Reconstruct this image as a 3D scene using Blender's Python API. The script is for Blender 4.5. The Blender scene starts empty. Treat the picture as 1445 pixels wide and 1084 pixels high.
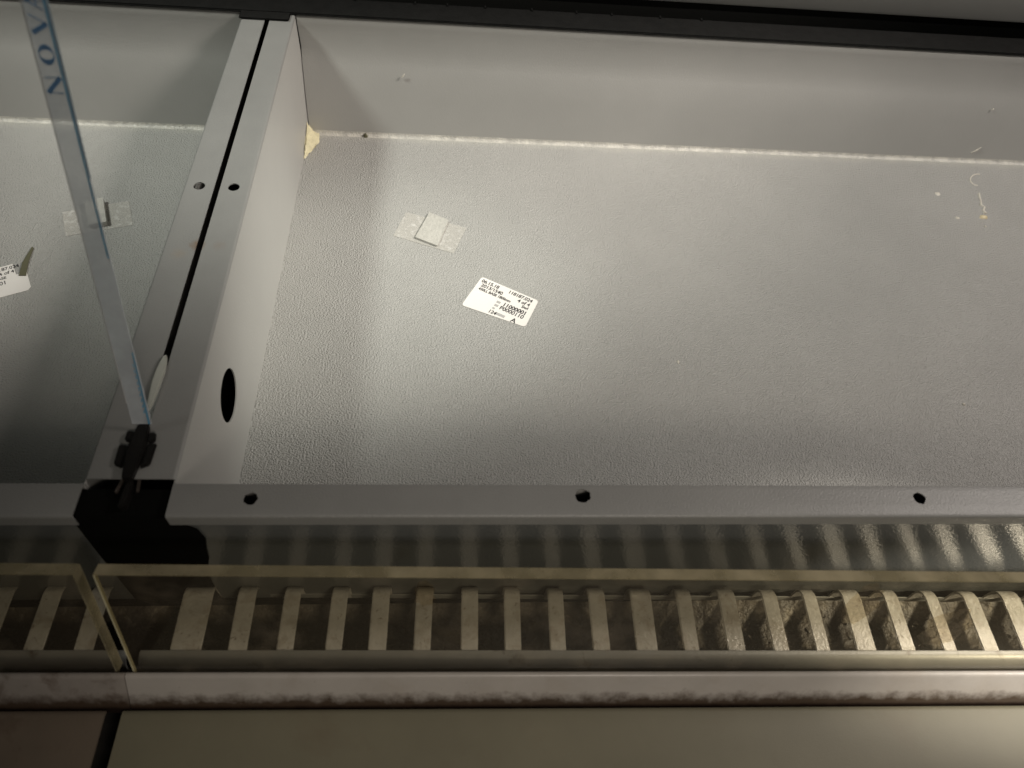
import bpy, bmesh, math, random
from mathutils import Vector, Matrix
R = random.Random(7)
scene = bpy.context.scene
col = scene.collection

# ---------------------------------------------------------------- camera
CX, CY, F, H = 722.5, 542.0, 1044.0, 0.60
AX = Vector((0.99625985, -0.01497695, 0.08509991))
AD = Vector((-0.03788874, 0.80941572, 0.58601249))
AU = Vector((0.07765788, 0.58704505, -0.80582093))
cam_data = bpy.data.cameras.new('camera')
cam = bpy.data.objects.new('camera', cam_data)
col.objects.link(cam)
right = Vector((AX.x, AD.x, AU.x)); up = Vector((AX.y, AD.y, AU.y)); fwd = Vector((AX.z, AD.z, AU.z))
M = Matrix((right, up, -fwd)).transposed().to_4x4()
M.translation = (0, 0, H)
cam.matrix_world = M
cam_data.sensor_width = 36
cam_data.lens = F / 1445 * 36
cam_data.clip_start = 0.01; cam_data.clip_end = 50
cam_data.dof.use_dof = True
cam_data.dof.focus_distance = 0.98
cam_data.dof.aperture_fstop = 5.0
scene.camera = cam

# ---------------------------------------------------------------- world, lamps, exposure
w = bpy.data.worlds.new('World'); scene.world = w; w.use_nodes = True
bg = w.node_tree.nodes['Background']
bg.inputs[0].default_value = (0.75, 0.78, 0.72, 1); bg.inputs[1].default_value = 0.035
scene.view_settings.view_transform = 'Standard'; scene.view_settings.look = 'None'
scene.view_settings.exposure = -0.14; scene.view_settings.gamma = 1.0

def lamp(name, loc, target, power, color, size_deg, blend, radius):
    l = bpy.data.lights.new(name, 'SPOT'); l.energy = power; l.color = color
    l.spot_size = math.radians(size_deg); l.spot_blend = blend; l.shadow_soft_size = radius
    o = bpy.data.objects.new(name, l); col.objects.link(o); o.location = loc
    o.rotation_euler = (Vector(target) - Vector(loc)).to_track_quat('-Z', 'Y').to_euler()
    return o
lamp('lamp_case_left', (-1.65, 0.78, 1.90), (-0.08, 1.36, 0.0), 160, (0.97, 1.0, 0.92), 43, 0.55, 0.20)
lamp('lamp_case_right', (1.65, 0.80, 1.60), (-0.25, 1.37, -0.05), 165, (1.0, 0.92, 0.84), 40, 0.45, 0.20)
lamp('lamp_far_right', (1.6, 0.70, 1.2), (0.66, 0.76, -0.15), 66, (1.0, 0.91, 0.85), 68, 0.9, 0.14)
lamp('fill_low_right', (1.20, 0.95, 1.00), (-0.14, 0.72, -0.17), 66, (0.97, 1.0, 0.90), 21, 1.0, 0.06)  # added spot, makes the glow on floor and side wall by the joint
lamp('fill_grille', (1.80, -0.12, 0.80), (0.58, 0.245, -0.165), 270, (1.0, 0.93, 0.82), 12, 1.0, 0.03)  # added narrow spot, brightens the slats towards the right
lamp('fill_front', (0.45, -0.95, 1.15), (0.20, 0.02, -0.16), 38, (1.0, 0.90, 0.78), 46, 0.75, 0.18)  # added unseen spot, brightens slats, trim and bumper along the front
room = bpy.data.lights.new('lamp_room', 'AREA'); room.energy = 3.0; room.color = (1.0, 0.92, 0.82); room.size = 0.8
ro = bpy.data.objects.new('lamp_room', room); col.objects.link(ro); ro.location = (0.5, -1.05, 1.10)
ro.rotation_euler = (Vector((0.35, .25, -.1)) - ro.location).to_track_quat('-Z', 'Y').to_euler()

# ---------------------------------------------------------------- helpers
def ray(px, py):
    v = Vector((px - CX, CY - py, F)); return Vector((v.dot(AX), v.dot(AD), v.dot(AU)))
def onz(px, py, z):
    r = ray(px, py); return Vector((0, 0, H)) + r * ((z - H) / r.z)

class MB:
    def __init__(s): s.v = []; s.f = []
    def add(s, vs, fs):
        n = len(s.v); s.v += [tuple(v) for v in vs]; s.f += [tuple(i + n for i in f) for f in fs]; return s
    def box(s, x0, x1, y0, y1, z0, z1):
        return s.add([(x0,y0,z0),(x1,y0,z0),(x1,y1,z0),(x0,y1,z0),(x0,y0,z1),(x1,y0,z1),(x1,y1,z1),(x0,y1,z1)],
                     [(0,3,2,1),(4,5,6,7),(0,1,5,4),(1,2,6,5),(2,3,7,6),(3,0,4,7)])
    def prism(s, pts, axis, a, b):
        """closed polygon pts (2D) extruded along axis 0/1/2 from a to b"""
        n = len(pts)
        def p3(p, t):
            return [(t, p[0], p[1]), (p[0], t, p[1]), (p[0], p[1], t)][axis]
        vs = [p3(p, a) for p in pts] + [p3(p, b) for p in pts]
        fs = [tuple(range(n)), tuple(range(2*n-1, n-1, -1))] + [(i, i+n, (i+1) % n + n, (i+1) % n) for i in range(n)]
        return s.add(vs, fs)
    def build(s, name, m, parent=None, bevel=0, smooth=False, seg=2):
        me = bpy.data.meshes.new(name); me.from_pydata(s.v, [], s.f)
        bm = bmesh.new(); bm.from_mesh(me); bmesh.ops.recalc_face_normals(bm, faces=bm.faces)
        if bevel:
            bmesh.ops.bevel(bm, geom=[e for e in bm.edges if e.calc_face_angle(0) > 0.5], offset=bevel, segments=seg, affect='EDGES', clamp_overlap=True)
        bm.to_mesh(me); bm.free()
        me.materials.append(m)
        if smooth:
            for p in me.polygons: p.use_smooth = True
            me.set_sharp_from_angle(angle=math.radians(40))
        o = bpy.data.objects.new(name, me); col.objects.link(o); o.parent = parent
        return o

def thick(line, t):
    """open 2D polyline -> closed outline offset by t on the left-hand side"""
    out = []
    for i, p in enumerate(line):
        a = Vector(line[max(i-1, 0)]); b = Vector(line[min(i+1, len(line)-1)])
        d = (b - a).normalized(); out.append((p[0] - d.y * t, p[1] + d.x * t))
    return list(line) + out[::-1]
def arc(cx, cy, r, a0, a1, n=8):
    return [(cx + r*math.cos(math.radians(a0+(a1-a0)*i/n)), cy + r*math.sin(math.radians(a0+(a1-a0)*i/n))) for i in range(n+1)]

def cut(o, cutters):
    """boolean out closed cutter meshes (given as MB) from object o"""
    tmp = MB()
    for c in cutters: tmp.add(c.v, c.f)
    t = tmp.build('cutter', o.data.materials[0])
    md = o.modifiers.new('b', 'BOOLEAN'); md.object = t; md.operation = 'DIFFERENCE'; md.solver = 'EXACT'
    dg = bpy.context.evaluated_depsgraph_get()
    me = bpy.data.meshes.new_from_object(o.evaluated_get(dg))
    o.modifiers.clear(); old = o.data; o.data = me; me.name = o.name
    bpy.data.meshes.remove(old); tm = t.data; bpy.data.objects.remove(t); bpy.data.meshes.remove(tm)
def cyl(axis, c, r, a, b, n=28, ry=None, jag=0):
    pts = []
    for i in range(n):
        t = 2*math.pi*i/n; k = 1 + R.uniform(-jag, jag)
        pts.append((c[0] + r*k*math.cos(t), c[1] + (ry or r)*k*math.sin(t)))
    return MB().prism(pts, axis, a, b)

def empty(name, loc=(0, 0, 0)):
    o = bpy.data.objects.new(name, None); col.objects.link(o); o.location = loc; o.empty_display_size = .02; return o
def tag(o, label=None, cat=None, group=None, kind=None):
    if label: o['label'] = label
    if cat: o['category'] = cat
    if group: o['group'] = group
    if kind: o['kind'] = kind
    return o

# ---------------------------------------------------------------- materials
def mat(name, color, rough=0.5, metal=0.0, bump=None, bump2=None, var=0.0, var_scale=6, dirt=None, spec=0.5, extra=None, rnd=False):
    m = bpy.data.materials.new(name); m.use_nodes = True
    nt = m.node_tree; N = nt.nodes; L = nt.links
    b = N['Principled BSDF']
    b.inputs['Roughness'].default_value = rough; b.inputs['Metallic'].default_value = metal
    b.inputs['Specular IOR Level'].default_value = spec
    tc = N.new('ShaderNodeTexCoord')
    def noise(scale, detail=3, rgh=.5, dist=0):
        n = N.new('ShaderNodeTexNoise'); n.inputs['Scale'].default_value = scale; n.inputs['Detail'].default_value = detail
        n.inputs['Roughness'].default_value = rgh; n.inputs['Distortion'].default_value = dist
        if rnd:                                   # every copy gets its own pattern
            oi = N.new('ShaderNodeObjectInfo'); vm = N.new('ShaderNodeVectorMath'); vm.operation = 'MULTIPLY_ADD'
            L.new(oi.outputs['Random'], vm.inputs[0]); vm.inputs[1].default_value = (7, 5, 3); L.new(tc.outputs['Object'], vm.inputs[2])
            L.new(vm.outputs[0], n.inputs['Vector'])
        else: L.new(tc.outputs['Object'], n.inputs['Vector'])
        return n
    c = N.new('ShaderNodeRGB'); c.outputs[0].default_value = (*color, 1); cur = c.outputs[0]
    if var:
        n = noise(var_scale, 5, .6); mr = N.new('ShaderNodeMapRange')
        mr.inputs[1].default_value = .3; mr.inputs[2].default_value = .7; mr.inputs[3].default_value = 1-var; mr.inputs[4].default_value = 1+var
        L.new(n.outputs['Fac'], mr.inputs[0])
        mx = N.new('ShaderNodeMix'); mx.data_type = 'RGBA'; mx.blend_type = 'MULTIPLY'; mx.inputs[0].default_value = 1
        L.new(cur, mx.inputs[6]); L.new(mr.outputs[0], mx.inputs[7]); cur = mx.outputs[2]
    if dirt:
        for (dc, sc, lo, hi, amt) in dirt:
            n = noise(sc, 6, .65, .4); mr = N.new('ShaderNodeMapRange')
            mr.inputs[1].default_value = lo; mr.inputs[2].default_value = hi; mr.inputs[4].default_value = amt
            L.new(n.outputs['Fac'], mr.inputs[0])
            mx = N.new('ShaderNodeMix'); mx.data_type = 'RGBA'; mx.inputs[7].default_value = (*dc, 1)
            L.new(mr.outputs[0], mx.inputs[0]); L.new(cur, mx.inputs[6]); cur = mx.outputs[2]
    m['_'] = 0
    if extra: cur = extra(nt, tc, cur, noise, b)
    L.new(cur, b.inputs['Base Color'])
    prev = None
    for bp in (bump, bump2):
        if not bp: continue
        n = noise(bp[0], bp[3] if len(bp) > 3 else 2); bn = N.new('ShaderNodeBump')
        bn.inputs['Strength'].default_value = bp[1]; bn.inputs['Distance'].default_value = bp[2]
        L.new(n.outputs['Fac'], bn.inputs['Height'])
        if prev: L.new(prev, bn.inputs['Normal'])
        prev = bn.outputs[0]
    if prev: L.new(prev, b.inputs['Normal'])
    return m

def mask_line(nt, tc, noise, axis, a, b, ns, na):
    """0..1 along an object axis from a to b, edge broken up by noise"""
    N = nt.nodes; L = nt.links
    sp = N.new('ShaderNodeSeparateXYZ'); L.new(tc.outputs['Object'], sp.inputs[0])
    n = noise(ns, 5, .7); ma = N.new('ShaderNodeMath'); ma.operation = 'MULTIPLY_ADD'
    L.new(n.outputs['Fac'], ma.inputs[0]); ma.inputs[1].default_value = na; L.new(sp.outputs[axis], ma.inputs[2])
    mr = N.new('ShaderNodeMapRange'); mr.inputs[1].default_value = a + na*.5; mr.inputs[2].default_value = b + na*.5
    L.new(ma.outputs[0], mr.inputs[0]); return mr.outputs[0]
def mixto(nt, cur, fac, color):
    mx = nt.nodes.new('ShaderNodeMix'); mx.data_type = 'RGBA'; mx.inputs[7].default_value = (*color, 1)
    nt.links.new(fac, mx.inputs[0]); nt.links.new(cur, mx.inputs[6]); return mx.outputs[2]
def spot_mask(nt, tc, noise, center, r0, r1, ns, na):
    N = nt.nodes; L = nt.links
    d = N.new('ShaderNodeVectorMath'); d.operation = 'DISTANCE'; L.new(tc.outputs['Object'], d.inputs[0]); d.inputs[1].default_value = center
    n = noise(ns, 5, .7); ma = N.new('ShaderNodeMath'); ma.operation = 'MULTIPLY_ADD'
    L.new(n.outputs['Fac'], ma.inputs[0]); ma.inputs[1].default_value = na; L.new(d.outputs['Value'], ma.inputs[2])
    mr = N.new('ShaderNodeMapRange'); mr.inputs[1].default_value = r0 + na*.5; mr.inputs[2].default_value = r1 + na*.5
    mr.inputs[3].default_value = 1; mr.inputs[4].default_value = 0; L.new(ma.outputs[0], mr.inputs[0]); return mr.outputs[0]

PAINT = (0.40, 0.395, 0.375)
def rusty(nt, tc, cur, noise, b):
    cur = mixto(nt, cur, spot_mask(nt, tc, noise, (-.281, .622, 0), .000, .010, 160, .014), (.19, .115, .06))
    cur = mixto(nt, cur, spot_mask(nt, tc, noise, (-.298, .607, 0), .000, .011, 220, .016), (.27, .25, .22))
    cur = mixto(nt, cur, spot_mask(nt, tc, noise, (-.258, .622, 0), .000, .009, 220, .016), (.25, .23, .21))
    return cur
def seam_smear(nt, tc, cur, noise, b):
    return mixto(nt, cur, mask_line(nt, tc, noise, 1, .362, .388, 34, .030), (.50, .49, .44))
M_floor = mat('grey_textured_paint', PAINT, .42, bump=(420, .95, .003, 1.5), bump2=(900, .2, .0005), var=.05, var_scale=6, extra=seam_smear,
              dirt=[((.55,.54,.50), 60, .70, .80, .35)])
M_wall = mat('grey_paint_on_walls', PAINT, .38, bump=(420, .25, .0008, 1.5), bump2=(1300, .15, .0004), var=.04, var_scale=6)
M_flange = mat('grey_paint_on_flanges', (.255,.255,.245), .42, bump=(500, .35, .0009), bump2=(1700, .3, .0004), var=.05, var_scale=14, extra=rusty)
M_apron = mat('grey_gloss_paint', (.12,.125,.12), .15, bump=(330, .28, .0010, 1.5), bump2=(1000, .10, .0004), var=.05, spec=.9)
M_rear = mat('grey_brushed_panel', (.30,.30,.285), .42, bump=(500, .25, .0006), var=.05)
M_black = mat('black_cavity', (.004,.004,.0035), .9, spec=.08, bump=(90, .4, .002))
M_rearblack = mat('rear_black', (.009,.009,.0085), .85, spec=.15, bump=(300, .5, .001), var=.2, var_scale=60)  # black for the rear strip (shade as colour) and the joint cap
M_clip = mat('black_plastic_dusty', (.008,.007,.006), .5, spec=.35, bump=(350, .4, .001), var=.3, var_scale=90)
M_seal = mat('cream_sealant', (.70,.64,.42), .55, bump=(260, .6, .002), var=.12, var_scale=90, dirt=[((.25,.18,.08), 180, .60, .72, .8)])
M_seam = mat('pale_seam_paint', (.62,.60,.54), .30, bump=(420, .9, .0016, 1.5), bump2=(1300, .3, .0005), var=.1, var_scale=40,
             dirt=[((.42,.41,.38), 55, .42, .6, .75), ((.25,.18,.10), 45, .70, .76, .6)])
M_paper = mat('white_label_paper', (.86,.83,.79), .45, var=.02)
M_ink = mat('black_print', (.03,.028,.03), .5)
M_inkgrey = mat('grey_print', (.45,.44,.43), .5)
M_tab = mat('white_plastic_tab', (.46,.47,.42), .35, bump=(300,.2,.001))
M_slat = mat('galvanised_slat', (.52,.50,.455), .30, metal=.1, rnd=True, bump=(280, .5, .0012), bump2=(1200, .3, .0004), var=.12, var_scale=50,
             dirt=[((.26,.215,.16), 60, .50, .72, .65), ((.12,.085,.055), 190, .60, .70, .7)])
M_rail = mat('galvanised_rail', (.30,.30,.28), .38, metal=.3, bump=(400, .2, .0006), var=.08, var_scale=25,
             dirt=[((.09,.065,.04), 26, .60, .70, .8)])
M_muck = mat('dirty_trough', (.075,.062,.045), .55, bump=(70, .9, .006, 5), bump2=(400, .5, .0015), var=.4, var_scale=25,
             dirt=[((.25,.22,.17), 60, .55, .68, .8), ((.03,.022,.015), 18, .50, .60, .8)])
def grime(nt, tc, cur, noise, b):
    f = mask_line(nt, tc, noise, 2, -.1550, -.1660, 75, .020)
    cur = mixto(nt, cur, f, (.055, .036, .024))
    return mixto(nt, cur, mask_line(nt, tc, noise, 2, -.1680, -.1715, 110, .004), (.012, .007, .005))
M_trim = mat('pinkish_grey_trim', (.41,.38,.35), .34, bump=(500, .12, .0005), bump2=(60,.1,.003), var=.06, var_scale=22, extra=grime,
             dirt=[((.30,.25,.20), 16, .50, .80, .5), ((.12,.08,.055), 130, .68, .74, .7)])
M_cream = mat('olive_cream_panel', (.16,.147,.10), .5, bump=(700, .2, .0005), var=.07, var_scale=9,
              dirt=[((.13,.10,.065), 14, .56, .8, .45), ((.30,.27,.20), 130, .74, .78, .5)])
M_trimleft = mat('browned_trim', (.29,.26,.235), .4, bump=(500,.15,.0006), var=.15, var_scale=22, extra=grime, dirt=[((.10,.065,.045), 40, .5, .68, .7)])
M_edgeline = mat('yellowed_edge', (.60,.55,.36), .3, var=.15, var_scale=60)
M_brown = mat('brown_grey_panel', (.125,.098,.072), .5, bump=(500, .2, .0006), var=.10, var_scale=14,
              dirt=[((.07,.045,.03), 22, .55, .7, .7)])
M_dark = mat('dark_underframe', (.02,.018,.015), .6, bump=(200, .4, .001), var=.3, var_scale=30)
M_leaf = mat('dried_leaf', (.11,.105,.06), .7, bump=(500,.4,.001))
M_crumb = mat('pale_glue_crumb', (.72,.68,.60), .4, bump=(500,.6,.001))
M_glueyellow = mat('yellowish_glue', (.72,.62,.40), .4, bump=(500,.6,.001))

def clear_mat(name, tint, alpha, rough=.08, haze=(.5,.47,.40), haze_amt=.05, nscale=20, lo=.5, hi=.8, hz2=.3, bump=0):
    """thin see-through sheet: transparent with a fresnel gloss and a film of dust"""
    m = bpy.data.materials.new(name); m.use_nodes = True; nt = m.node_tree; N = nt.nodes; L = nt.links; N.clear()
    out = N.new('ShaderNodeOutputMaterial'); tr = N.new('ShaderNodeBsdfTransparent'); tr.inputs[0].default_value = (*tint, 1)
    gl = N.new('ShaderNodeBsdfGlossy'); gl.inputs['Roughness'].default_value = rough; gl.inputs[0].default_value = (1,1,1,1)
    fr = N.new('ShaderNodeFresnel'); fr.inputs[0].default_value = 1.45
    ge = N.new('ShaderNodeNewGeometry'); mb_ = N.new('ShaderNodeMath'); mb_.operation = 'SUBTRACT'; mb_.inputs[0].default_value = 1
    L.new(ge.outputs['Backfacing'], mb_.inputs[1]); mm = N.new('ShaderNodeMath'); mm.operation = 'MULTIPLY'
    L.new(fr.outputs[0], mm.inputs[0]); L.new(mb_.outputs[0], mm.inputs[1])
    m1 = N.new('ShaderNodeMixShader'); L.new(mm.outputs[0], m1.inputs[0]); L.new(tr.outputs[0], m1.inputs[1]); L.new(gl.outputs[0], m1.inputs[2])
    df = N.new('ShaderNodeBsdfDiffuse'); df.inputs[0].default_value = (*haze, 1)
    tc = N.new('ShaderNodeTexCoord'); n = N.new('ShaderNodeTexNoise'); n.inputs['Scale'].default_value = nscale; n.inputs['Detail'].default_value = 6
    L.new(tc.outputs['Object'], n.inputs['Vector'])
    mr = N.new('ShaderNodeMapRange'); mr.inputs[1].default_value = lo; mr.inputs[2].default_value = hi; mr.inputs[3].default_value = haze_amt; mr.inputs[4].default_value = hz2
    L.new(n.outputs['Fac'], mr.inputs[0])
    m2 = N.new('ShaderNodeMixShader'); L.new(mr.outputs[0], m2.inputs[0]); L.new(m1.outputs[0], m2.inputs[1]); L.new(df.outputs[0], m2.inputs[2])
    if bump:
        n2 = N.new('ShaderNodeTexNoise'); n2.inputs['Scale'].default_value = 350; L.new(tc.outputs['Object'], n2.inputs['Vector'])
        bn = N.new('ShaderNodeBump'); bn.inputs['Strength'].default_value = bump; bn.inputs['Distance'].default_value = .001
        L.new(n2.outputs['Fac'], bn.inputs['Height']); L.new(bn.outputs[0], gl.inputs['Normal']); L.new(bn.outputs[0], df.inputs['Normal'])
    L.new(m2.outputs[0], out.inputs[0]); return m
M_pane = clear_mat('dusty_clear_acrylic', (.94,.92,.86), 0, .10, (.42,.35,.26), .03, 22, .56, .8, .18)
M_edge = clear_mat('yellowed_acrylic_edge', (.72,.70,.56), 0, .2, (.56,.49,.33), .26, 30, .4, .7, .55)
M_tape = clear_mat('clear_tape', (.98,.97,.95), 0, .2, (.76,.75,.72), .27, 110, .52, .74, .62, bump=1.0)
M_smear = clear_mat('brown_smear', (.9,.85,.75), 0, .4, (.33,.27,.19), .02, 90, .42, .80, .42)
M_strip = clear_mat('clear_plastic_film', (.97,.97,.97), 0, .15, (.80,.85,.90), .34, 25, .4, .8, .58)
M_pad = mat('foam_adhesive_pad', (.50,.49,.45), .35, bump=(260, .8, .002, 3), var=.10, var_scale=160)
M_blue = mat('blue_print', (.10,.32,.50), .5, var=.2, var_scale=60)
M_blue2 = mat('dark_blue_lettering', (.12,.25,.44), .5, var=.25, var_scale=150)
M_bluepale = mat('pale_blue_edge', (.42,.52,.60), .4)

# ---------------------------------------------------------------- deck pans
# long run is X, depth Y, up Z; the pans' flanges lie at z = 0
BACK, FRONT, NOTCH = 1.125, 0.291, 0.327
FL = -0.18          # pan floor
TH = 0.0014
def make_pan(xa, xb, side, label):
    """xa = outer edge by the joint, xb = far outer edge; side=+1 when the pan lies to +X of the joint"""
    pan = tag(empty('deck_pan', ((xa+xb)/2, .7, FL)), label, 'display case pan', 'recessed metal deck pans side by side')
    inv = Matrix.Translation((-(xa+xb)/2, -.7, -FL))
    parts = []
    s = side; fw = .035
    xi = xa + s*fw                       # inner wall face by the joint
    xo = xb - s*fw
    lo, hi = min(xi, xo), max(xi, xo)
    # floor: flat sheet
    m = MB().box(lo, hi, .322, 1.083-.0065, FL-TH, FL); parts.append(m.build('floor_panel', M_floor))
    # rounded, sealed seam between floor and rear wall
    line = arc(1.083-.0065, FL+.0065, .0065, -90, -8, 8)
    m = MB().prism(thick(line, -TH), 0, lo, hi); parts.append(m.build('rear_seam', M_seam, smooth=True))
    # rear wall, leaning slightly, upper part undercut to darken it, with rolled top edge
    r = 0.005
    line = [(1.083, FL+.004), (1.098, -.115), (1.112, -.072), (1.1225, -.050), (1.1195, -.012)]
    line += [(BACK - .0 + r*(-math.cos(t)), -r + r*math.sin(t)) for t in [i*math.pi/2/6 for i in range(7)]] 
    o = MB().prism(thick(line, -TH), 0, lo + .0012, hi - .0012).build('rear_wall', M_wall, smooth=True); parts.append(o)
    # rear flange
    parts.append(MB().box(lo, hi, BACK, 1.162, -TH, 0).build('rear_flange', M_flange))
    # side walls + side flanges with a rolled bend
    for (x_in, x_out, sg) in ((xi, xa, -s), (xo, xb, s)):
        rr = .003
        line = [(x_out, 0)]
        cxx = x_in + sg*rr
        arcp = [(cxx - sg*rr*math.sin(t), -rr + rr*math.cos(t)) for t in [i*math.pi/2/6 for i in range(7)]]
        line += arcp
        o = MB().prism(thick(line, -sg*-TH if False else (TH if sg > 0 else -TH)), 1, NOTCH, 1.15).build('side_flange', M_flange, smooth=True)
        parts.append(o)
        if (x_in == xi):
            cut(o, [cyl(2, ((-.2595 if s > 0 else -.2995), .721), .0068, -.03, .03, 26)])
        a, b = sorted((x_in, x_in + sg*TH))
        ow = MB().box(a, b, .3235, 1.118, FL, -rr).build('side_wall', M_wall)
        parts.append(ow)
        if x_in == xi:
            cut(ow, [cyl(0, (.477, -.085), .0305, a-.02, b+.02, 48, .0290)])
    # front wall and front flange with screw holes
    parts.append(MB().box(lo, hi, .3215, .3229, FL, -.002).build('front_wall', M_wall))
    ff0, ff1 = sorted((xi - s*.0005, xo))
    line = [(.3228, -.003), (.3228, -.0012), (.3222, -.0003), (.3205, 0), (.293, 0), (.2915, -.0004), (.2905, -.0014), (.2902, -.004), (.2902, -.016)]
    o = MB().prism(thick(line, TH), 0, ff0, ff1).build('front_flange', M_flange, smooth=True); parts.append(o)
    if s > 0: hs = [(-.172, .308), (.1235, .3115), (.447, .3095), (.76, .3095), (1.05, .31)]
    else: hs = [(-.393, .3085), (-.69, .309), (-.98, .309)]
    cut(o, [cyl(2, h, .0062 + .0009*(i % 2), -.05, .03, 22, None, .09) for i, h in enumerate(hs)])
    for o in parts:
        o.data.transform(inv); o.parent = pan
    return pan
pan_r = make_pan(-.2750, 1.25, 1, 'large grey recessed metal pan with a white label in the middle of its floor')
pan_l = make_pan(-.2822, -1.35, -1, 'grey recessed metal pan beyond the black joint, partly behind the clear strip')
# materials with object coordinates must not slide with the pan origins: the flange stains use world position
for n in list(M_flange.node_tree.nodes):
    if n.type == 'VECT_MATH':
        g = M_flange.node_tree.nodes.get('Geometry') or M_flange.node_tree.nodes.new('ShaderNodeNewGeometry')
        M_flange.node_tree.links.new(g.outputs['Position'], n.inputs[0])

# blobs -------------------------------------------------------------
def blob(name, pts2, z, h, m, parent=None, n=3, jit=.0004):
    """low mound with an outline traced in metres; pts2 list of (x, y)"""
    cx = sum(p[0] for p in pts2)/len(pts2); cy = sum(p[1] for p in pts2)/len(pts2)
    vs = []; fs = []; k = len(pts2)
    for j, (sc, hh) in enumerate(((1, 0), (.82, .55), (.5, .92))):
        for p in pts2:
            vs.append((cx + (p[0]-cx)*sc + R.uniform(-jit, jit), cy + (p[1]-cy)*sc + R.uniform(-jit, jit), z + h*hh + (R.uniform(-jit, jit) if j else 0)))
    vs.append((cx, cy, z + h))
    for j in range(2):
        for i in range(k): fs.append((j*k+i, j*k+(i+1) % k, (j+1)*k+(i+1) % k, (j+1)*k+i))
    for i in range(k): fs.append((2*k+i, 2*k+(i+1) % k, 3*k))
    fs.append(tuple(range(k-1, -1, -1)))
    org = Vector((cx, cy, z))
    mb = MB(); mb.add([Vector(v) - org for v in vs], fs)
    o = mb.build(name, m, parent, smooth=True); o.location = org
    return o
# corner sealant: climbs the corner as a wedge
o = MB().add([(-.2385,1.0835,FL), (-.224,1.080,FL+.0005), (-.219,1.060,FL+.0005), (-.225,1.046,FL+.0005), (-.2335,1.026,FL+.0003), (-.2395,1.012,FL+.0003),
              (-.2393,1.018,FL+.006), (-.2392,1.080,FL+.024), (-.2325,1.072,FL+.012), (-.226,1.045,FL+.005), (-.2375,1.03,FL+.012)],
             [(0,7,8,1), (1,8,2), (8,9,2), (2,9,3), (3,9,4), (9,10,4), (4,10,5), (5,10,6), (10,7,6), (7,10,8), (8,10,9)]).build('corner_sealant', M_seal, smooth=True)
bm = bmesh.new(); bm.from_mesh(o.data); bmesh.ops.subdivide_edges(bm, edges=bm.edges, cuts=3, use_grid_fill=True)
for v in bm.verts: v.co += Vector((R.uniform(-1,1), R.uniform(-1,1), R.uniform(-1,1)))*.0011
for f in bm.faces: f.smooth = True
bm.to_mesh(o.data); bm.free()
tag(o, 'cream sealant lump in the rear left corner of the large pan', 'sealant')

# ---------------------------------------------------------------- flat things on the pan floors
def sheet_on_floor(name, corners, z, t, m, parent=None, rnd=0.0, org=None):
    """rounded quad slab lying on a pan floor, corners in px order"""
    P = [Vector((c[0], c[1])) for c in corners]
    pts = []
    n = len(P)
    for i in range(n):
        a, b, c = P[i-1], P[i], P[(i+1) % n]
        if rnd:
            da = (a-b).normalized()*rnd; dc = (c-b).normalized()*rnd
            for k in range(5):
                u = k/4; pts.append(tuple((b+da)*(1-u)**2 + b*2*u*(1-u) + (b+dc)*u*u))
        else: pts.append(tuple(b))
    org = org or Vector((sum(p[0] for p in pts)/len(pts), sum(p[1] for p in pts)/len(pts), z))
    mb = MB().prism([(p[0]-org.x, p[1]-org.y) for p in pts], 2, z-org.z, z+t-org.z)
    o = mb.build(name, m, parent)
    if not parent: o.location = org
    return o, org
def F_(px, py): v = onz(px, py, FL); return (v.x, v.y)

def text_part(s, size, origin, xdir, ydir, u, v, z, parent, m, name='print', sx=1.0, bold=.0):
    cu = bpy.data.curves.new(name, 'FONT'); cu.body = s; cu.size = size; cu.offset = bold
    o = bpy.data.objects.new(name, cu); col.objects.link(o)
    dg = bpy.context.evaluated_depsgraph_get()
    me = bpy.data.meshes.new_from_object(o.evaluated_get(dg)); bpy.data.objects.remove(o); bpy.data.curves.remove(cu)
    vs = []
    for q in me.vertices:
        p = origin + xdir*(u + q.co.x*sx) + ydir*(v + q.co.y); q.co = (p.x, p.y, z)
    me.name = name; me.materials.clear(); me.materials.append(m)
    o = bpy.data.objects.new(name, me); col.objects.link(o); o.parent = parent
    return o
lab = tag(empty('product_label', (.073, .71, FL)), 'white printed label stuck askew on the floor of the large pan', 'label', 'white printed labels on the pan floors')
A_, B_, C_, D_ = F_(680,391), F_(760,425), F_(741,462), F_(651,431)
org = Vector((.073, .71, FL))
sheet_on_floor('paper', [A_, B_, C_, D_], FL+.0003, .0004, M_paper, lab, .005, org)
tl = Vector(A_); xd = (Vector(B_)-tl).normalized(); yd = Vector((-xd.y, xd.x))
o0 = tl - Vector((org.x, org.y))
zt = .0009
LW = (Vector(B_)-tl).length; LH = (Vector(D_)-tl).length
def T(s, size, u, v, m=M_ink, sx=.95, b=.00022): return text_part(s, size, o0, xd, yd, u, -v, zt, lab, m, 'print', sx, b)
T('06.15.18', .0085, .004, .0095)
T('2013/1540', .0085, .007, .0175)
T('450LL BASE 1800mm', .0068, .007, .0245, sx=.86)
T('118187.024', .0085, .047, .0090)
T('4 of 4', .0085, .066, .0175)
T('Swl', .0075, .076, .0245)
T('11000001', .0098, .051, .0350, b=.0003)
T('P0000110', .0098, .050, .0430, b=.0002)
T('124', .0085, .039, .0560)
T('A', .0115, .074, .0555)
for (u, v, w_, h_) in ((.041,.030,.006,.004), (.041,.037,.006,.004), (.041,.044,.004,.003), (.050,.0500,.014,.0045)):
    p = [o0 + xd*(u+a) - yd*(v+b_) for a, b_ in ((0,0),(w_,0),(w_,h_),(0,h_))]
    MB().add([(q.x, q.y, zt) for q in p], [(3,2,1,0)]).build('faint_print', M_inkgrey, lab)

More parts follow.
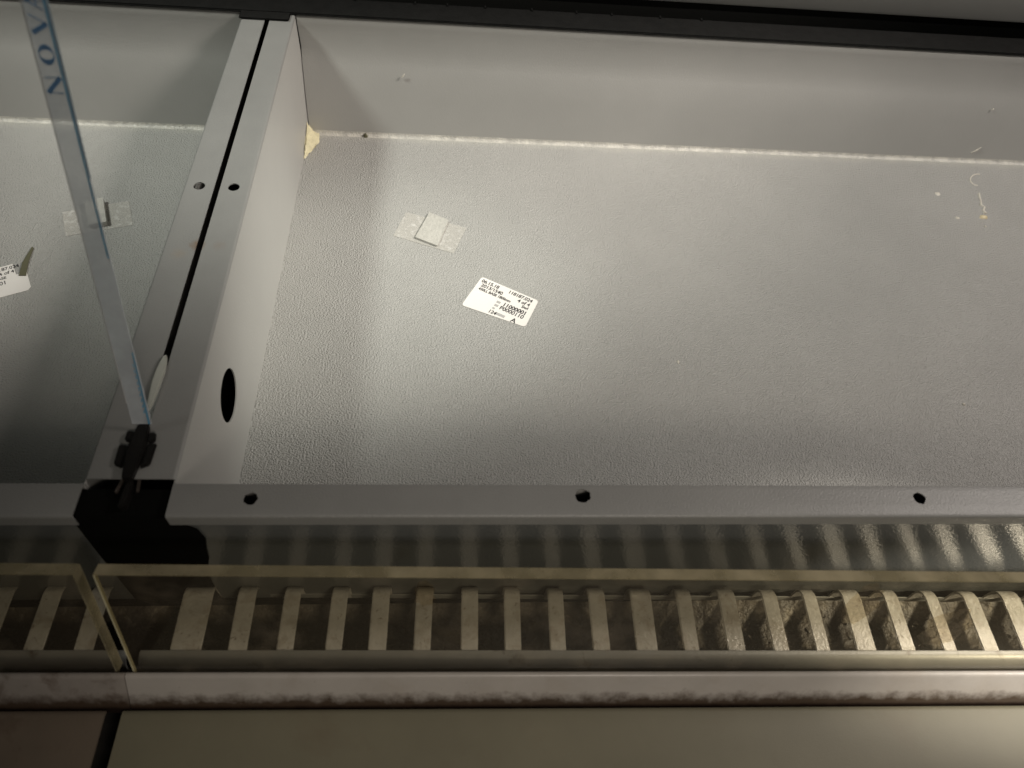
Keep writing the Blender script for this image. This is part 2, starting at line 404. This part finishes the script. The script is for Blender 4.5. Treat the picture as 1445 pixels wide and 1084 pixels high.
# left label: torn corner, partly out of frame
labL = tag(empty('product_label', (-.60, .74, FL)), 'white printed label with a torn corner at the left edge of the photo', 'label', 'white printed labels on the pan floors')
orgL = Vector((-.60, .74, FL))
pts = [F_(-52,392), F_(18,373), F_(23,388), F_(38,384), F_(44,405), F_(40,410), F_(-45,432)]
MB().prism([(p[0]-orgL.x, p[1]-orgL.y) for p in pts], 2, .0003, .0007).build('paper', M_paper, labL)
a = Vector(F_(-52,392)); xdl = (Vector(F_(18,373))-a).normalized(); ydl = Vector((-xdl.y, xdl.x)); oL = a - Vector((orgL.x, orgL.y))
for s, sz, u, v in (('118187.024', .0085, .030, .009), ('4 of 4', .0085, .042, .0175), ('450LL BASE', .0068, .018, .0255), ('11000001', .0098, .012, .036), ('124', .0085, .02, .046)):
    text_part(s, sz, oL, xdl, ydl, u, -v, .0009, labL, M_ink, 'print', .95, .0001)

# clear tape with a foam pad, right and left
tp = tag(empty('tape_patch', (-.036, .848, FL)), 'clear tape piece holding a pale square pad above the white label', 'tape', 'taped pads on the pan floors')
og = Vector((-.036, .848, FL))
def lp(px, py, o=og): v = onz(px, py, FL); return (v.x, v.y)
sheet_on_floor('clear_tape', [lp(573,300), lp(658,322), lp(640,358), lp(555,333)], FL+.0004, .0004, M_tape, tp, .002, og)
o, _ = sheet_on_floor('foam_pad', [lp(606,302), lp(633,313), lp(617,349), lp(586,337)], FL+.0010, .0026, M_pad, tp, .0015, og)
tp2 = tag(empty('tape_patch', (-.57, .87, FL)), 'clear tape piece with a raised pad seen beside the clear hanging strip', 'tape', 'taped pads on the pan floors')
og2 = Vector((-.57, .87, FL))
sheet_on_floor('clear_tape', [lp(88,300), lp(182,284), lp(188,318), lp(93,334)], FL+.0004, .0004, M_tape, tp2, .002, og2)
sheet_on_floor('foam_pad', [lp(122,290), lp(148,285), lp(153,319), lp(127,324)], FL+.0010, .0075, M_pad, tp2, .0015, og2)

# bits of dirt and glue
def crumb(px, py, r, label, m=M_crumb, z=FL, h=.002, ry=None, name='glue_crumb'):
    c = onz(px, py, z); k = 9
    pts = [(c.x + r*R.uniform(.7,1.15)*math.cos(2*math.pi*i/k), c.y + (ry or r)*R.uniform(.7,1.15)*math.sin(2*math.pi*i/k)) for i in range(k)]
    return tag(blob(name, pts, z, h, m), label, 'crumb')
crumb(1323, 274, .0050, 'pale round glue spot left of the whitish smear')
crumb(1351, 308, .0042, 'small pale glue spot between the round spot and the yellowish lump')
crumb(1388, 307, .0085, 'yellowish glue lump at the lower end of the whitish smear', M_glueyellow, h=.003, ry=.005)
crumb(1390, 320, .0022, 'tiny pale speck below the yellowish glue lump')
crumb(957, 511, .0016, 'thin white nick on the floor of the large pan below the label', ry=.0045)
crumb(1360, 571, .0024, 'tiny white speck on the pan floor near the right edge')
crumb(1306, 217, .012, 'faint yellowish glue patch at the foot of the rear wall', M_glueyellow, h=.0012, ry=.004)
crumb(516, 193, .004, 'brown speck on the pale rear seam near the sealant', M_leaf, h=.006)
# smear: small tube chain
def tube_mesh(pts, rad, n=6):
    vs = []; fs = []
    for i, p in enumerate(pts):
        d = (Vector(pts[min(i+1, len(pts)-1)]) - Vector(pts[max(i-1, 0)])).normalized()
        a = d.cross(Vector((0,0,1))).normalized() if abs(d.z) < .95 else Vector((1,0,0)); b = d.cross(a)
        r = rad[i] if isinstance(rad, (list, tuple)) else rad
        for k in range(n):
            t = 2*math.pi*k/n; vs.append(Vector(p) + a*math.cos(t)*r + b*math.sin(t)*r)
    for i in range(len(pts)-1):
        for k in range(n): fs.append((i*n+k, i*n+(k+1) % n, (i+1)*n+(k+1) % n, (i+1)*n+k))
    fs.append(tuple(range(n))); fs.append(tuple(range((len(pts)-1)*n, len(pts)*n))[::-1])
    return vs, fs
def tube_thing(name, pix, rad, m, z=FL, label=None, cat=None, lift=.0003):
    pts = [onz(p[0], p[1], z) + Vector((0,0,lift)) for p in pix]; o0_ = pts[0].copy()
    vs, fs = tube_mesh([p - o0_ for p in pts], rad)
    o = MB().add(vs, fs).build(name, m, smooth=True); o.location = o0_
    return tag(o, label, cat)
tube_thing('glue_smear', [(1381,273),(1382,279),(1384,284),(1384,290),(1389,293),(1387,298),(1390,302)], [.0016,.0022,.0014,.0024,.0018,.0024,.003], M_crumb, label='whitish glue smear running down to the yellowish lump', cat='glue smear')
ring = [(1379+10*math.cos(t), 254+8*math.sin(t)) for t in [math.radians(a) for a in range(90, 310, 20)]]
tube_thing('glue_ring', ring, .0011, M_crumb, label='faint curved glue trace above the whitish smear', cat='glue smear')
# dried leaf scrap above the torn label
lf = MB()
pl_ = [(23,390),(28,372),(34,362),(42,349),(44,351),(39,364),(36,374),(33,390)]
pp = [onz(p[0], p[1], FL) for p in pl_]; ol = pp[0].copy()
lf.prism([(p.x-ol.x, p.y-ol.y) for p in pp], 2, .0012, .0020)
lfo = lf.build('dried_leaf', M_leaf); lfo.location = ol; lfo.location.x += .004
tag(lfo, 'dark dried leaf scrap lying by the torn label', 'leaf')

# marks on the rear wall (little paint nicks stand on the wall)
def wall_nick(x, z, dx, dz, label):
    y = 1.083 + (1.098-1.083)*(z-FL)/(.065)
    if z > -.115: y = 1.098 + (1.110-1.098)*(z+.115)/.045
    vs, fs = tube_mesh([(0,0,0), (dx/2, -.0006, dz/2), (dx, 0, dz)], [.0007, .0013, .0006])
    o = MB().add(vs, fs).build('paint_nick', M_crumb, smooth=True); o.location = (x, y-.0008, z); tag(o, label, 'paint nick')
wall_nick(-.083, -.085, .005, .007, 'small pale chip on the rear wall right of the corner crack')
wall_nick(.93, -.165, .012, .013, 'short pale scratch on the rear wall near its right end')
wall_nick(.93, -.09, .002, .004, 'tiny pale chip high on the rear wall near the right edge')

# ---------------------------------------------------------------- joint between the pans
# dark chassis seen through the slot, the notch and under the flanges
tag(MB().box(-1.5, 1.5, .2895, 1.30, -.230, -.205).build('case_floor', M_black), kind='structure')
tag(MB().box(-.2895, -.2665, .34, 1.19, -.20, -.045).build('joint_beam', M_black), kind='structure')
tab = MB()
prof = []
for i in range(16):
    t = 2*math.pi*i/16; prof.append((.0048*math.cos(t)*(1 if math.sin(t) > 0 else .8), .034*math.sin(t)))
tab.prism(prof, 2, -.004, .0)
o = tab.build('plastic_tab', M_tab, bevel=.001, smooth=True); o.location = (-.2790, .430, .0042)
o.rotation_euler = (0, 0, math.radians(-1)); tag(o, 'slim white plastic tab filling the lower end of the black joint', 'plastic tab')

# black clip at the foot of the strip
cl = tag(empty('divider_clip', (-.277, .345, .0)), 'dusty black plastic clip straddling the joint below the clear strip', 'clip')
def cpart(name, fn, m=M_clip, bevel=.0012):
    mb = MB(); fn(mb); mb.v = [(x*.86, y*.92, z*.7) for x, y, z in mb.v]; o = mb.build(name, m, cl, bevel=bevel, smooth=True); return o
cpart('clip_body', lambda b: b.prism([(-.0065,.038),(.0045,.038),(.0075,.010),(.0030,-.024),(-.0065,-.024),(-.0105,.008)], 2, .0005, .011))
cpart('left_jaw', lambda b: b.prism([(-.021,.017),(-.0105,.014),(-.0115,-.010),(-.0205,-.006)], 2, .0004, .006))
cpart('right_jaw', lambda b: b.prism([(.0078,.017),(.0165,.018),(.0155,-.006),(.0062,-.010)], 2, .0004, .006))
cpart('left_wing', lambda b: b.prism([(-.0165,.032),(-.0068,.030),(-.009,.019),(-.017,.021)], 2, .0004, .007))
cpart('right_wing', lambda b: b.prism([(.0052,.030),(.0128,.030),(.0142,.020),(.0075,.018)], 2, .0004, .007))
cpart('prong', lambda b: b.prism([(.0042,-.012),(.0075,-.012),(.0095,-.032),(.0070,-.033)], 2, -.006, -.0015), mat('prong_grey', (.05,.04,.033), .5), .0006)
cpart('prong', lambda b: b.prism([(-.0100,-.014),(-.0075,-.014),(-.0110,-.034),(-.0145,-.033)], 2, -.006, -.0015), mat('prong_dark', (.06,.048,.04), .5), .0006)
cpart('stem', lambda b: b.prism([(-.004,-.022),(.003,-.022),(.0015,-.05),(-.006,-.05)], 2, -.09, .003))

# ---------------------------------------------------------------- clear strip with blue lettering
s0 = Vector((-.2745, .380, .008)); s1 = Vector((-.277, .5215, .355))
st = tag(empty('clear_strip', s0), 'clear plastic strip with blue edge line and blue lettering rising from the black clip', 'plastic strip')
sd = (s1 - s0).normalized(); SL = (s1-s0).length
view = (Vector((0,0,H)) - (s0+s1)/2).normalized()
sw = Vector((1, 0, 0)); sw = (sw - sd*sw.dot(sd)).normalized(); sn = sw.cross(sd)
if sn.dot(view) < 0: sn = -sn
def SP(u, v, n=0): return sw*u + sd*v + sn*n      # u across (+ right), v along, n outwards
def strip_quad(name, u0, u1, v0, v1, n0, n1, m, w0=None, w1=None, seg=1):
    """slab from v0 to v1; u0/u1 at bottom, w0/w1 at top"""
    w0 = u0 if w0 is None else w0; w1 = u1 if w1 is None else w1
    vs = [SP(u0,v0,n0),SP(u1,v0,n0),SP(w1,v1,n0),SP(w0,v1,n0),SP(u0,v0,n1),SP(u1,v0,n1),SP(w1,v1,n1),SP(w0,v1,n1)]
    return MB().add(vs, [(0,3,2,1),(4,5,6,7),(0,1,5,4),(1,2,6,5),(2,3,7,6),(3,0,4,7)]).build(name, m, st)
strip_quad('film', -.0125, .0045, 0, SL, 0, .0012, M_strip, -.0115, .0050)
strip_quad('left_edge', -.0129, -.0123, SL*.06, SL, .0010, .0015, M_inkgrey, -.0120, -.0114)
strip_quad('blue_line', .0018, .0034, 0, SL*.20, .0014, .0016, M_blue, .0030, .0040)
strip_quad('blue_line', .0026, .0038, SL*.43, SL, .0014, .0016, M_blue, .0026, .0040)
strip_quad('pale_edge', .0040, .0050, SL*.60, SL, .0004, .0012, M_bluepale, .0041, .0060)
for i in range(9):                                     # feathered blue smudges near the foot
    v = .012 + i*.006
    strip_quad('blue_smudge', .0000+.0002*i, .0012+.0001*i, v, v+.0035, .0014, .0016, M_blue, .0010, .0020)
def stroke(pts, name='letter'):
    vs = [SP(p[0], p[1], .0014) for p in pts] + [SP(p[0], p[1], .0017) for p in pts]; n = len(pts)
    return MB().add(vs, [tuple(range(n)), tuple(range(2*n-1, n-1, -1))] + [(i, (i+1) % n, (i+1) % n+n, i+n) for i in range(n)]).build(name, M_blue2, st)
def letter(ch, vb, h=.0105, wd=.0135):
    """serif capital running up the strip: reading direction = +v, letter top toward -u"""
    base = .0014
    def q(a, b): return (base - b*h, vb + a*wd)       # a along reading 0..1, b height 0..1
    def bar(a0, b0, a1, b1, t):
        p0 = Vector((a0*wd, b0*h)); p1 = Vector((a1*wd, b1*h)); d = (p1-p0).normalized(); nrm = Vector((-d.y, d.x))*t
        return [(base - P.y, vb + P.x) for P in (p0+nrm, p1+nrm, p1-nrm, p0-nrm)]
    TH_, tn = .0015, .0003
    if ch == 'N':
        S = [bar(.12,1,.88,0,TH_), bar(.12,0,.12,1,tn), bar(.88,0,.88,1,tn)]
    elif ch == 'V':
        S = [bar(.08,1,.5,0,TH_), bar(.5,0,.92,1,tn)]
    elif ch == 'A':
        S = [bar(.5,1,.92,0,TH_), bar(.08,0,.5,1,tn), bar(.28,.35,.7,.35,tn)]
    else:
        S = []; n = 16
        outer = [(.5+.5*math.cos(2*math.pi*i/n), .5+.5*math.sin(2*math.pi*i/n)) for i in range(n)]
        inner = [(.5+.24*math.cos(2*math.pi*i/n), .5+.44*math.sin(2*math.pi*i/n)) for i in range(n)]
        vs = []; fs = []
        for k in (outer, inner):
            for a, b in k: u, v = q(a, b); vs.append(SP(u, v, .0016))
        for i in range(n): fs.append((i, (i+1) % n, n+(i+1) % n, n+i))
        MB().add(vs, fs).build('letter', M_blue2, st); return
    mb = MB()
    for pts in S:
        vs = [SP(p[0], p[1], .0014) for p in pts] + [SP(p[0], p[1], .0017) for p in pts]
        mb.add(vs, [(0,1,2,3),(7,6,5,4),(0,1,5,4),(1,2,6,5),(2,3,7,6),(3,0,4,7)])
    mb.build('letter', M_blue2, st)
LV = [.243, .268, .291, .311, .332]
for ch, f_ in zip('NOVAN', (.775, .828, .880, .918, .965)):
    letter(ch, SL*f_ - .006)

# ---------------------------------------------------------------- rear: dark strip for shade, cavity, rear duct panel
g = tag(empty('rear_dark_strip', (0, 1.13, 0)), 'black strip along the rear edge of the pans in place of shade', 'dark strip')
MB().box(-1.5, 1.5, -.0112, .040, .0004, .004).build('dark_strip', M_rearblack, g, bevel=.002)  # added black strip, stands in for shade under the rear panel
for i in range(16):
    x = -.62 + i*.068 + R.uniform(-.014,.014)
    MB().box(x, x+.002, .034, .041, .0042, .006).build('lip_tooth', M_rearblack, g)
jc = MB().box(-.320, -.246, 1.100, 1.139, .0006, .003).build('joint_cap', M_rearblack, None, bevel=.003)
tag(jc, 'dark cover block over the rear end of the black joint', 'cover')
tag(MB().box(-1.6, 1.6, 1.27, 1.30, -.2, .6).build('cavity_wall', M_black), kind='structure')
tag(MB().box(-1.6, 1.6, 1.19, 1.272, -.06, -.03).build('cavity_floor', M_black), kind='structure')
rp = MB()
rp.prism(thick([(1.168+.02, .030), (1.168+.004, .030), (1.168, .031), (1.1668, .034), (1.150, .14), (1.02, .80)], -.0014), 0, -1.6, 1.6)
o = rp.build('rear_panel', M_rear, smooth=True); o.name = 'back_duct_cover'; tag(o, 'grey sheet metal rear panel with a folded lower lip above the pans', 'panel')

TURN = -.0157            # the front rail assembly runs very slightly askew to the pans
def turn(o):
    x, y, z = o.location; c, s_ = math.cos(TURN), math.sin(TURN)
    o.location = (x*c - y*s_, x*s_ + y*c, z); o.rotation_euler.z += TURN
    return o
# ---------------------------------------------------------------- front apron, air return grille
GZ = -.165
ap = MB().box(-.240, 1.5, .2935, .2950, -.205, -.010).build('front_apron', M_apron)
tag(ap, 'dark glossy upright panel below the large pan, mirroring the grille slats', 'panel', 'glossy panels below the pans')
ap2 = MB().box(-1.5, -.322, .2935, .2950, -.205, -.010).build('front_apron', M_apron)
tag(ap2, 'dark glossy upright panel below the left pan', 'panel', 'glossy panels below the pans')
pl = [(-.320,-.006),(-.238,-.006),(-.232,-.018),(-.2215,-.030),(-.2195,-.050),(-.224,-.072),(-.2275,-.095),(-.236,-.125),(-.240,-.16),(-.246,-.215),(-.330,-.215),(-.326,-.12)]
tag(MB().prism(pl, 1, .2916, .2930).build('chassis_wall', M_black), kind='structure')
tag(MB().box(-.3190, -.2420, .2932, .32, -.215, -.007).build('chassis_post', M_black), kind='structure')

def slat_prof(y0=.2215, yb=.2928, drop=.042):
    r = .015
    line = [(y0, GZ), (yb-r, GZ)] + [(yb-r+r*math.sin(t), GZ-r+r*math.cos(t)) for t in [i*math.pi/2/7 for i in range(1, 8)]] + [(yb, GZ-drop)]
    return thick(line, -.0022)
def make_grille(xs, x0, x1, label):
    gr = tag(empty('air_return_grille', ((x0+x1)/2, .25, GZ)), label, 'grille', 'slotted air return grilles')
    ox = (x0+x1)/2
    base = {}
    for (x, wd) in xs:
        key = wd
        if key not in base:
            mb = MB().prism([(y-.25, z-GZ) for y, z in slat_prof()], 0, -wd/2, wd/2)
            o = mb.build('slat', M_slat, gr, bevel=.0010, smooth=True); base[key] = o
        else:
            o = base[key].copy(); col.objects.link(o); o.parent = gr
        o.location = (x-ox, R.uniform(-.0004,.0004), R.uniform(-.0006,.0006))
        o.rotation_euler = (0, 0, math.radians(R.uniform(-.6,.6)))
    # front rail: flat land, then a fold down into the groove
    line = [(.2222, GZ+.0012), (.2195, GZ+.0016)] + [(.2195-.012*math.sin(t), GZ+.0016-.012+.012*math.cos(t)) for t in [i*math.pi/2/9 for i in range(1, 10)]] + [(.2070, GZ-.030)]
    MB().prism([(y-.25, z-GZ) for y, z in thick(line, .0018)], 0, x0-ox, x1-ox).build('front_rail', M_rail, gr, smooth=True)
    MB().box(x0-ox, x1-ox, .0405, .0418, -.040, -.030).build('rear_rail', M_rail, gr)
    return turn(gr)
xsr = [-.2085-.0, -.1625, -.1145, -.0715, -.0265, .0212, .0657, .1122, .157, .2048, .252, .300, .3478, .3930, .4405, .4862, .533, .5797, .6268]
ws = [.0185,.0165,.0165,.0180,.0172,.0175,.0170,.0165,.0180,.0225,.0165,.0190,.0170,.0155,.0215,.0165,.0150,.0180,.0225]
xs = [(x, w_) for x, w_ in zip(xsr, ws)] + [(.6268+.0465*i, .018) for i in range(1, 14)]
xs = [(-.2580, .0300)] + xs
make_grille(xs, -.300, 1.26, 'dirty metal grille of upright slats in front of the large pan')
make_grille([(-.335-.0466*i - .02, .0185) for i in range(0, 18)], -1.3, -.312, 'dim metal grille at lower left behind the left clear guard')
# dirty trough below the grilles
tr = MB().prism(thick([(.2965, -.19), (.292, -.215), (.262, -.232), (.225, -.232), (.200, -.215), (.196, -.186)], .002), 0, -1.5, 1.5).build('drip_trough', M_muck, smooth=True)
tag(tr, 'dirty drip trough under the grille slats', 'trough')
bm = bmesh.new(); 
cr = MB()
for i in range(420):
    x = R.uniform(-.25, 1.0)**1 ; y = R.uniform(.210, .280); z = -.2285 + R.uniform(0, .004); s = R.uniform(.001, .0042)
    n0 = len(cr.v)
    pts = [(x+s*R.uniform(-1,1), y+s*R.uniform(-1,1), z+R.uniform(0,s)) for _ in range(5)]
    cr.add(pts, [(0,1,2),(0,2,3),(0,3,4),(1,2,4),(2,3,4)])
o = cr.build('crumb_debris', M_muck); tag(o, 'loose brown debris lying in the drip trough', 'debris', kind='stuff')

# ---------------------------------------------------------------- clear guards (leaning acrylic panes)
def make_guard(x0, x1, label, smears=()):
    gp = tag(empty('clear_guard', ((x0+x1)/2, .19, -.135)), label, 'clear guard', 'leaning clear guards on the front trims')
    # frame of the pane: up direction leans to the rear
    ox = (x0+x1)/2
    b = Vector((.1945, -.1425)); t = Vector((.2365, -.005)); d = (t-b).normalized(); nn = Vector((d.y, -d.x))*.0115   # towards the rear
    hw = (x1-x0)/2
    def q(p): return (p.x-.19, p.y+.135)
    e = .0014
    b0, t0, t1, b1 = b, t, t + nn, b + nn
    MB().prism([q(b0), q(t0 - d*e), q(t1 - d*e), q(b1)], 0, -hw+e, hw-e).build('pane', M_pane, gp)
    MB().prism([q(t0 - d*e*.95), q(t0), q(t1), q(t1 - d*e*.95)], 0, -hw, hw).build('top_edge', M_edge, gp, bevel=.0005)
    k_ = .28; b2 = b0 + nn*k_; t2 = t0 + nn*k_
    MB().prism([q(b0), q(t0-d*e), q(t2-d*e), q(b2)], 0, -hw, -hw+e*.95).build('side_edge', M_edgeline, gp)
    MB().prism([q(b0), q(t0-d*e), q(t1-d*e), q(b1)], 0, hw-e*.95, hw).build('side_edge', M_edge, gp)
    for (sx, su, rw, rh) in smears:
        k = 18; P3 = []
        for i in range(k):
            a_ = 2*math.pi*i/k; j = R.uniform(.75, 1.15)
            p = b0 + d*(su + rh*j*math.sin(a_)) - nn.normalized()*.0004; p2 = q(p); P3.append((sx - ox + rw*j*math.cos(a_), p2[0], p2[1]))
        MB().add(P3, [tuple(range(k))]).build('smear', M_smear, gp)
    return turn(gp)
make_guard(-.2915, 1.28, 'long clear guard with yellowed edges in front of the large pan', [(.375, .108, .016, .030), (-.022, .122, .010, .018), (.47, .075, .022, .03)])
make_guard(-1.3, -.3060, 'dim clear guard at the lower left corner')

# ---------------------------------------------------------------- front trims and bumper panels
TZ = -.137
def make_trim(x0, x1, label, m=M_trim):
    line = [(.1955, TZ-.030), (.1950, TZ-.002), (.1945, TZ-.0006), (.1935, TZ), (.1915, TZ), (.1900, TZ-.0008), (.1888, TZ-.003), (.1700, TZ-.035), (.1680, TZ-.0400)]
    o = MB().prism(thick(line, .0016), 0, x0, x1).build('front_trim', m, smooth=True)
    return tag(turn(o), label, 'trim', 'grimy trims in front of the guards')
make_trim(-.297, 1.3, 'pinkish grey trim with a brown grime line under the long clear guard')
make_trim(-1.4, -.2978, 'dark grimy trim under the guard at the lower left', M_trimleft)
def make_bumper(x0, x1, m, label):
    line = [(.1685, -.171), (.1670, -.1695), (.164, -.1690), (.02, -.1690), (-.05, -.175), (-.10, -.20), (-.12, -.30)]
    o = MB().prism(thick(line, .0025), 0, x0, x1).build('bumper_panel', m, smooth=True)
    return tag(turn(o), label, 'panel', 'smooth bumper panels along the front')
make_bumper(-.3035, 1.3, M_cream, 'plain olive cream bumper panel along the bottom of the photo')
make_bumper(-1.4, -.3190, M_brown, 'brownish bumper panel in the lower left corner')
tag(MB().box(-1.5, 1.5, -.1, .19, -.30, -.235).build('underframe', M_dark), kind='structure')
